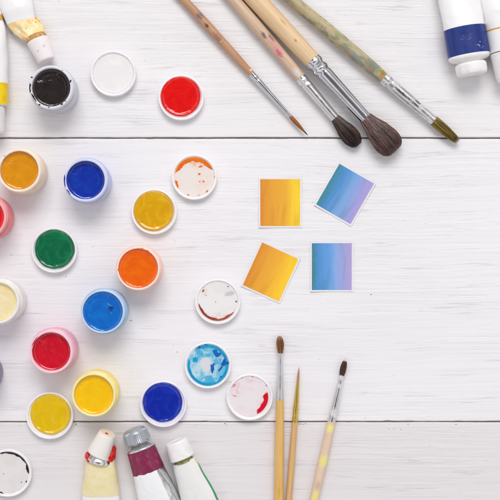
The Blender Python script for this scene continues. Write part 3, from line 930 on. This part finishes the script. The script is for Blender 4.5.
def crumple(amp, freq, seed, ymin=0.0):
    def f(y, t):
        k = min(1.0, max(0.0, (y - ymin) / 14.0))
        v = Vector((y * freq, math.cos(t) * 1.5, math.sin(t) * 1.5 + seed))
        n1 = noise.noise(v)
        n2 = 1 - abs(noise.noise(v * 2.1)) * 2
        return amp * k * (n1 + 0.35 * n2)
    return f

def tube_body(root, tab, m, disp, y0=0.0):
    y1 = tab[-1][0]
    bm = bmesh.new()
    loft(bm, tab, y0, y1, 120, n=72, disp=disp)
    o = link('tube_body', bm, m, root, sharp=50)
    # folded crimp at the far end
    cx, a, b, zc = tab[-1][1:]
    bm = bmesh.new()
    ct = [(y1 - 1, cx, a + 0.6, 2.0, 2.05), (y1 + 9, cx, a + 0.7, 2.0, 2.05)]
    loft(bm, ct, y1 - 1, y1 + 9, 12, n=40, disp=lambda q, t: 0.12 * math.sin(q * 2.2))
    link('crimped_end', bm, m, root)
    return o

def shell(root, name, tab, y0, y1, m, disp, grow=0.18, th0=0.0, th1=2 * PI, ny=60, rag=0.0, seed=0.0):
    bm = bmesh.new()
    ed = (lambda t, iy: rag * noise.noise(Vector((math.cos(t) * 3 + seed, math.sin(t) * 3, iy)))) if rag else None
    loft(bm, tab, y0, y1, ny, n=72, th0=th0, th1=th1, grow=grow, disp=disp, caps=False, edge=ed)
    return link(name, bm, m, root, sharp=50)

def axis_part(root, name, rows, m, zc, ny=None, n=64, ribs=0, rib_amp=0.0, rib_range=None, rot=0.0, at=(0, 0), facet=0, sharp=35):
    """turned piece along local Y: rows (y, r)"""
    bm = bmesh.new()
    rows = fillet(rows, 0.9, 4)
    rings = []
    for y, r in rows:
        ring = []
        for k in range(n):
            t = 2 * PI * k / n
            q = r
            if ribs and rib_range[0] <= y <= rib_range[1] and r > 2:
                q += rib_amp * (1 if (k * ribs * 2 // n) % 2 else -1)
            if facet:
                q *= 1 - 0.03 * (0.5 - 0.5 * math.cos(facet * t))
            ring.append(bm.verts.new((math.cos(t) * q, y, math.sin(t) * q)) if r > 1e-4 else None)
        if r <= 1e-4:
            ring = [bm.verts.new((0, y, 0))]
        rings.append(ring)
    for A, B in zip(rings, rings[1:]):
        for k in range(n):
            j = (k + 1) % n
            if len(A) == 1 and len(B) == 1:
                continue
            if len(A) == 1:
                bm.faces.new((A[0], B[k], B[j]))
            elif len(B) == 1:
                bm.faces.new((A[k], A[j], B[0]))
            else:
                bm.faces.new((A[k], A[j], B[j], B[k]))
    o = link(name, bm, m, root, sharp=sharp)
    o.location = (at[0] * MM, at[1] * MM, zc * MM)
    o.rotation_euler = (0, 0, rot)
    return o

def white_tube(name, c=(240, 239, 240), rough=0.32):
    t = NT(name)
    nz = t.noise(90, detail=5)
    t.base(t.mix(t.math('MULTIPLY', t.step(nz, 0.5, 0.8), 0.25), rgb(*c), rgb(c[0] - 24, c[1] - 24, c[2] - 22)))
    t.set(Roughness=rough)
    t.bump(t.noise(110, detail=3), 0.0004, 0.4)
    return t.m

WHITE = white_tube('white_tube_print')
CAPW = plastic('white_cap_plastic', rgb(240, 238, 238), 0.34, 0.2)

# T3: blue band, top right
t3 = tube_root(469.0, 57.2, -0.16, -0.987, 14, 'white paint tube with a broad navy blue band and flat white cap')
tab = [(0, 0, 20.4, 14.5, 14.6), (30, 0, 20.2, 14.0, 14.1), (60, 0, 20.4, 12, 12.1), (118, 0, 22, 2.2, 2.3), (124, 0, 22, 1.5, 1.7)]
d = crumple(0.5, 0.05, 3.1, 20)
tube_body(t3, tab, WHITE, d)
t = NT('navy_print')
chip = t.math('MULTIPLY', t.step(t.noise(420, detail=4), 0.60, 0.64), t.math('MAXIMUM', t.spot((8.5, 8, 26), (4.5, 4.5, 10), 0.5, 0.6), t.math('MULTIPLY', t.spot((-3, 18, 28), (7, 4, 9), 0.6, 0.6), 0.4)))
t.base(t.mix(chip, t.mix(t.step(t.noise(1.0, t.mapping((220, 30, 220)), detail=4), 0.4, 0.8), rgb(18, 42, 118), rgb(34, 62, 140)), rgb(206, 214, 232)))
t.set(Roughness=0.3); t.bump(t.noise(120, detail=3), 0.0004, 0.4)
shell(t3, 'printed_band', tab, 1.6, 29.0, t.m, d)
sh = axis_part(t3, 'shoulder', [(1.0, 0), (1.0, 14.9), (-1.2, 14.6), (-2.8, 13.4), (-4.8, 9.4), (-7.6, 9.0), (-7.6, 0)], CAPW, 14.6)
sh.scale = (1.385, 1, 1)
axis_part(t3, 'cap', [(-6.6, 0), (-6.6, 14.4), (-8.0, 15.6), (-14.5, 15.6), (-17.6, 14.6), (-17.6, 0)], CAPW, 15.7, facet=10, n=80)
# T4: right edge
t4 = tube_root(509.6, 51.0, -0.16, -0.987, 14, 'white paint tube with one thin orange line, cut off at the right edge')
tab = [(0, 0, 20.0, 14.5, 14.6), (40, 0, 20.6, 13.5, 13.6), (118, 0, 22, 2.2, 2.3), (124, 0, 22, 1.5, 1.7)]
d = crumple(0.35, 0.05, 6.1, 20)
tube_body(t4, tab, WHITE, d)
t = NT('orange_print'); t.base(rgb(232, 160, 20)); t.set(Roughness=0.35)
shell(t4, 'printed_line', tab, 21.5, 22.8, t.m, d, ny=4)
sh = axis_part(t4, 'cap', [(-0.6, 0), (-0.6, 13.6), (-1.2, 14.1), (-24, 12.6), (-28.5, 11.8), (-29.5, 10.0), (-29.5, 0)], CAPW, 14.4)
sh.scale = (1.40, 1, 1)

# T1: ochre stained, upper left
t1 = tube_root(20.5, 21.5, -0.25, -0.97, 10, 'white paint tube with crumpled golden shoulder, cap almost touching the black jar')
def foil_mat(name, c, c2, c3, lo=0.46):
    t = NT(name)
    a = t.step(t.noise(1.0, t.mapping((110, 90, 110)), detail=4, rough=0.55, dist=0.7), lo, lo + 0.10)
    b = t.step(t.noise(1.0, t.mapping((190, 120, 190), (2, 1, 0)), detail=4), 0.60, 0.70)
    t.base(t.mix(b, t.mix(a, c, c2), c3))
    t.set(Roughness=0.42)
    t.bump(t.noise(120, detail=3, dist=0.5), 0.0010, 0.6)
    return t.m
gold = foil_mat('ochre_stained_foil', rgb(250, 230, 184), rgb(248, 216, 148), rgb(226, 172, 84), 0.44)
tab = [(-20.5, 11.6, 10.0, 8.4, 9.4), (-16, 8.2, 12.6, 7.0, 8.6), (-9, 5.6, 14.6, 6.2, 7.6), (0, 0.2, 14.2, 7.5, 8.0), (12, 0, 15.6, 9, 9.1), (45, 0, 17.5, 8, 8.1), (95, 0, 20, 2.2, 2.4), (100, 0, 20, 1.5, 1.7)]
d1 = crumple(1.1, 0.11, 1.3, -40)
d1b = crumple(0.5, 0.06, 1.3, 4)
tube_body(t1, tab, WHITE, d1b, y0=0.0)
bm = bmesh.new()
def fold(y, t):
    u = min(1.0, max(0.0, -y / 20.0))
    return 1.15 * math.sin(u * PI) * (math.sin(5 * t + y * 0.12) * 0.55 + noise.noise(Vector((math.cos(t) * 2.2, math.sin(t) * 2.2, y * 0.10)))) * 1.3
loft(bm, tab, -20.5, 0.9, 44, n=90, grow=-0.12, disp=fold)
link('crumpled_shoulder', bm, gold, t1, sharp=28)
t = NT('golden_edge_paint'); t.base(rgb(222, 158, 44)); t.set(Roughness=0.3, Metallic=0.3)
bm = bmesh.new()
wing = [(2, 15.8, 0.5), (-4, 18.2, 0.9), (-10, 20.6, 1.0), (-16, 20.2, 0.8)]
for (ya, xa, wa), (yb, xb, wb) in zip(wing, wing[1:]):
    vs = [bm.verts.new(p) for p in ((xa, ya, 5.5), (xb, yb, 5.5), (xb - 5, yb, 9.5), (xa - 3.5, ya, 11.0), (xa - 0.3, ya, 6.3), (xb - 0.3, yb, 6.3))]
    bm.faces.new((vs[0], vs[1], vs[5], vs[4])); bm.faces.new((vs[4], vs[5], vs[2], vs[3])); bm.faces.new((vs[0], vs[3], vs[2], vs[1]))
link('foil_fold', bm, foil_mat('ochre_stained_foil', rgb(248, 214, 140), rgb(240, 192, 92), rgb(214, 156, 60)), t1)
axis_part(t1, 'neck', [(3, 0), (3, 9.6), (0, 10.2), (-2.0, 10.4), (-3, 9.2), (-5, 0)], foil_mat('ochre_crusted_neck', rgb(196, 146, 74), rgb(142, 108, 66), rgb(222, 212, 196), 0.5), 10.6, at=(11.4, -20.2), rot=math.radians(9.5))
t = NT('marked_white_cap')
rg = t.spot((4.5, -9.5, 10), (1.5, 1.8, 6), 0.25, 0.7, 700)
rh = t.spot((-3.0, -12.5, 10), (1.2, 1.0, 6), 0.25, 0.7, 700)
t.base(t.mix(t.math('MULTIPLY', t.math('MAXIMUM', rg, rh), t.step(t.noise(600), 0.42, 0.58)), rgb(240, 233, 233), rgb(130, 126, 128)))
t.set(Roughness=0.36, Subsurface_Weight=0.2, Subsurface_Radius=(0.004, 0.0035, 0.003)); t.bump(t.noise(200), 0.0002, 0.5)
axis_part(t1, 'cap', [(0, 0), (0, 10.9), (-1, 11.2), (-21.0, 8.8), (-22.5, 8.0), (-22.5, 6.4), (-21.8, 5.8), (-21.8, 0)], t.m, 11.2, at=(11.9, -22.6), rot=math.radians(9.5))

# T2: left edge
t2 = tube_root(-9.0, 106.0, -0.03, -1.0, 11, 'white paint tube with a bright yellow band and capped end at the left edge')
tab = [(0, 0, 16.2, 11.5, 11.6), (22, 0, 17.4, 11.5, 11.6), (60, 0, 17.4, 10, 10.1), (74, 0, 16.4, 9, 9.1), (88, -1, 14.0, 7, 7.1), (110, -2, 14.0, 2.0, 2.2), (114, -2, 14.0, 1.5, 1.7)]
d = crumple(0.6, 0.06, 8.1, 14)
tube_body(t2, tab, WHITE, d)
t = NT('yellow_print'); t.base(t.mix(t.step(t.noise(120), 0.4, 0.7), rgb(248, 212, 12), rgb(238, 192, 8))); t.set(Roughness=0.3)
shell(t2, 'printed_band', tab, 0.4, 21.5, t.m, d)
t = NT('ochre_print'); t.base(rgb(216, 164, 78)); t.set(Roughness=0.4)
shell(t2, 'printed_patch', tab, 84.5, 91, t.m, d, th0=0.1, th1=2.4, ny=10)
axis_part(t2, 'shoulder', [(0.6, 0), (0.6, 12.6), (-1.6, 12.2), (-3.4, 9.8), (-3.4, 0)], metal('tube_metal', (0.78, 0.77, 0.75, 1), 0.3), 12.7)
axis_part(t2, 'cap', [(-2.4, 0), (-2.4, 13.6), (-3.4, 13.9), (-26, 13.0), (-28, 11.6), (-28, 0)], CAPW, 14.0)

# T5: red smeared, lower left
t5 = tube_root(100.2, 458.5, 0.015, 1.0, 9, 'cream stained tube with red paint oozing round its neck and a leaning white cap')
tab = [(0, 0, 13.4, 8.5, 9.0), (5, 0, 14.6, 9, 9.1), (14, 0, 16.2, 9, 9.1), (37, 0, 18.4, 8, 8.1), (80, 0, 21, 3.5, 3.7), (110, 0, 22, 1.5, 1.7)]
d = crumple(0.8, 0.07, 2.2, -6)
tube_body(t5, tab, WHITE, d)
t = NT('cream_stained_paper')
t.base(t.mix(t.step(t.noise(120, detail=5), 0.42, 0.68), rgb(236, 222, 182), rgb(232, 222, 156)))
t.set(Roughness=0.5); t.bump(t.noise(130, detail=4), 0.0008, 0.6)
shell(t5, 'cream_label', tab, 1.0, 36.5, t.m, d, rag=0.6)
t = NT('thick_red_paint'); t.base(t.mix(t.step(t.noise(260, detail=4), 0.4, 0.65), rgb(204, 24, 22), rgb(224, 58, 46))); t.set(Roughness=0.24); t.bump(t.noise(420, detail=4), 0.0004, 0.6); ooze = t.m
silverm = metal('tube_metal', (0.78, 0.77, 0.76, 1), 0.22)
ca = math.radians(-25.5)          # the cap leans to the left of the tube's axis (seen from the camera)
axis_part(t5, 'shoulder', [(4, 0), (4, 12.4), (1, 12.6), (-2.0, 11.2), (-3.2, 10.4), (-3.2, 0)], silverm, 10.0, at=(0.2, 0), rot=ca * 0.55)
axis_part(t5, 'neck_ring', [(1.0, 0), (1.0, 11.4), (0.2, 12.0), (-1.2, 12.0), (-1.8, 11.0), (-1.8, 0)], white_tube('silvery_white', (226, 224, 224), 0.2), 12.2, at=(0.6, -4.2), rot=ca)
for cx, cy, rx, ry, hh, sd in ((-11.4, -4.2, 4.6, 6.6, 15, 1.3), (-8.0, 0.4, 6.0, 3.0, 18, 2.9), (-13.4, -8.6, 2.6, 3.8, 12, 6.3), (12.0, -3.0, 3.0, 4.2, 15, 4.1), (9.0, 0.6, 4.2, 2.0, 19, 5.7), (1.0, 1.8, 7.0, 1.3, 22, 7.7)):
    bm = bmesh.new()
    bmesh.ops.create_icosphere(bm, subdivisions=4, radius=1.0)
    for v in bm.verts:
        w = 1 + 0.14 * noise.noise(v.co * 1.8 + Vector((sd, 0, 0))) + 0.05 * noise.noise(v.co * 4.2 + Vector((0, sd, 0)))
        v.co = Vector((cx + v.co.x * rx * w, cy + v.co.y * ry * w, hh * 0.62 + v.co.z * hh * 0.40 * w))
    link('paint_ooze', bm, ooze, t5, sharp=None)
t = NT('used_white_cap')
f = t.spot((0.6, -23.8, 2.5), (2.1, 3.0, 2.0), 0.25, 0.3, 300)
yv = t.n('ShaderNodeSeparateXYZ'); t.l(t.obj(), yv.inputs[0])
face = t.step(yv.outputs['Y'], -0.0233, -0.0228, 1.0, 0.0)
t.base(t.mix(t.math('MULTIPLY', f, 1.0), t.mix(t.math('MULTIPLY', face, 0.85), rgb(240, 236, 230), rgb(232, 216, 190)), rgb(204, 40, 30)))
t.set(Roughness=0.36, Subsurface_Weight=0.15, Subsurface_Radius=(0.004, 0.0035, 0.003)); t.bump(t.noise(220), 0.0002, 0.5)
cap5 = axis_part(t5, 'cap', [(0, 0), (0, 11.2), (-0.8, 11.5), (-22.0, 8.6), (-23.6, 7.9), (-23.8, 0)], t.m, 12.4, at=(0.9, -6.0), rot=ca)
cap5.rotation_euler = (math.radians(-12), 0, ca)

# T6: maroon, silver cap
t6 = tube_root(140.6, 447.6, 0.33, 0.944, 11, 'aluminium paint tube with a maroon band, white label and ribbed silver cap')
tab = [(0, 0, 14.2, 11, 11.1), (24, 0, 15.8, 11, 11.1), (54, 0, 19.6, 9, 9.1), (100, 0, 23, 3.5, 3.7), (128, 0, 24, 1.5, 1.7)]
d = crumple(0.75, 0.06, 5.3, 2)
alu = metal('tube_metal', (0.74, 0.74, 0.74, 1), 0.22)
tube_body(t6, tab, alu, d)
t = NT('maroon_print')
chip = t.step(t.noise(150, t.mapping((1, 0.6, 1)), detail=4, dist=1.0), 0.56, 0.57)
t.base(t.mix(t.math('MULTIPLY', chip, 0.7), rgb(128, 30, 72), rgb(150, 54, 94)))
t.set(Roughness=0.34); t.bump(t.noise(120, detail=4), 0.0006, 0.5)
shell(t6, 'printed_band', tab, 1.2, 24.5, t.m, d, rag=0.3)
shell(t6, 'white_label', tab, 24.3, 120, white_tube('white_tube_print', (243, 243, 244)), d, grow=0.22, th0=math.radians(-25), th1=math.radians(124), rag=1.6, seed=4)
sh = axis_part(t6, 'shoulder', [(1.5, 0), (1.5, 12.4), (0, 12.5), (-3.2, 9.2), (-4.4, 7.4), (-9, 7.0), (-9, 0)], metal('tube_metal', (0.80, 0.79, 0.78, 1), 0.25), 11.6)
sh.scale = (1.12, 1, 1)
t = NT('silver_cap_plastic'); t.base(rgb(176, 180, 186)); t.set(Roughness=0.32, Metallic=0.55); t.bump(t.noise(300), 0.0001, 0.5)
axis_part(t6, 'cap', [(-6.6, 0), (-6.6, 12.2), (-7.2, 13.2), (-16.5, 12.2), (-19.6, 10.2), (-20.6, 7.5), (-20.8, 0)], t.m, 13.6, n=352, ribs=44, rib_amp=0.16, rib_range=(-18.5, -7.6), sharp=30)

# T7: white, green stripe
t7 = tube_root(183.8, 460.6, 0.36, 0.933, 10, 'plain white paint tube with a thin green stripe along its right side')
tab = [(0, 0, 11.8, 10, 10.2), (10, 0, 13.4, 10, 10.1), (42, 0, 17.4, 9, 9.1), (90, 0, 21, 3.5, 3.7), (118, 0, 22, 1.5, 1.7)]
d = crumple(0.35, 0.05, 9.3, 2)
tube_body(t7, tab, white_tube('white_tube_print', (234, 233, 231)), d)
t = NT('green_print'); sx = t.n('ShaderNodeSeparateXYZ'); t.l(t.obj(), sx.inputs[0])
t.base(t.mix(t.step(sx.outputs['Y'], 0.004, 0.011), rgb(226, 214, 120), rgb(20, 150, 96))); t.set(Roughness=0.35)
shell(t7, 'green_stripe', tab, 1.5, 110, t.m, d, grow=0.2, th0=math.radians(158), th1=math.radians(178))
axis_part(t7, 'neck', [(1.0, 0), (1.0, 10.2), (-0.6, 9.8), (-1.2, 9.0), (-5, 9.0), (-5, 0)], foil_mat('olive_stained_neck', rgb(150, 148, 92), rgb(112, 112, 56), rgb(84, 84, 44)), 11.0)
axis_part(t7, 'cap', [(-3.4, 0), (-3.4, 12.0), (-4.2, 12.5), (-19.5, 11.3), (-21.6, 10.6), (-21.6, 9.0), (-21.0, 8.4), (-21.0, 0)], CAPW, 12.7)

# ------------------------------------------------------------------ light
world = bpy.data.worlds.new('World')
scene.world = world
world.use_nodes = True
nt = world.node_tree
bg = nt.nodes['Background']
tc = nt.nodes.new('ShaderNodeTexCoord')
sx = nt.nodes.new('ShaderNodeSeparateXYZ')
rp = nt.nodes.new('ShaderNodeValToRGB')
nt.links.new(tc.outputs['Generated'], sx.inputs[0])
nt.links.new(sx.outputs['Z'], rp.inputs['Fac'])
e = rp.color_ramp.elements                      # pale room, dim overhead; bright and dark bands added to streak metal reflections
e[0].position = 0.0; e[0].color = (0.95, 0.93, 0.95, 1)
e[1].position = 1.0; e[1].color = (0.16, 0.15, 0.16, 1)
for p, v in ((0.28, 0.95), (0.42, 0.40), (0.58, 0.36), (0.70, 1.10), (0.86, 1.05), (0.94, 0.26)):
    q = e.new(p); q.color = (v, v * 0.985, v, 1)
nt.links.new(rp.outputs['Color'], bg.inputs['Color'])
bg.inputs['Strength'].default_value = 0.92

def area(name, loc, target, sx_, sy_, power, col):
    l = bpy.data.lights.new(name, 'AREA')
    l.shape = 'RECTANGLE'; l.size = sx_; l.size_y = sy_
    l.energy = power; l.color = col
    o = bpy.data.objects.new(name, l)
    COL.objects.link(o)
    o.location = loc
    o.rotation_euler = (Vector(target) - Vector(loc)).to_track_quat('-Z', 'Y').to_euler()
    return o
area('window_light', (0.15, 2.6, 3.2), (0.05, 0.0, 0.0), 2.5, 1.7, 97, (1.0, 0.99, 0.98))

# ------------------------------------------------------------------ camera
cam = bpy.data.cameras.new('camera')
cam.sensor_width = 36.0
cam.lens = 36.0 * CAM_H / 500.0
cam.clip_start = 0.05
cam.clip_end = 20.0
co = bpy.data.objects.new('camera', cam)
COL.objects.link(co)
co.location = (0, 0, CAM_H * MM)
scene.camera = co

scene.view_settings.view_transform = 'Standard'
scene.view_settings.look = 'None'
scene.view_settings.exposure = 0.0
scene.view_settings.gamma = 1.0
scene.render.resolution_x = 1024
scene.render.resolution_y = 1024
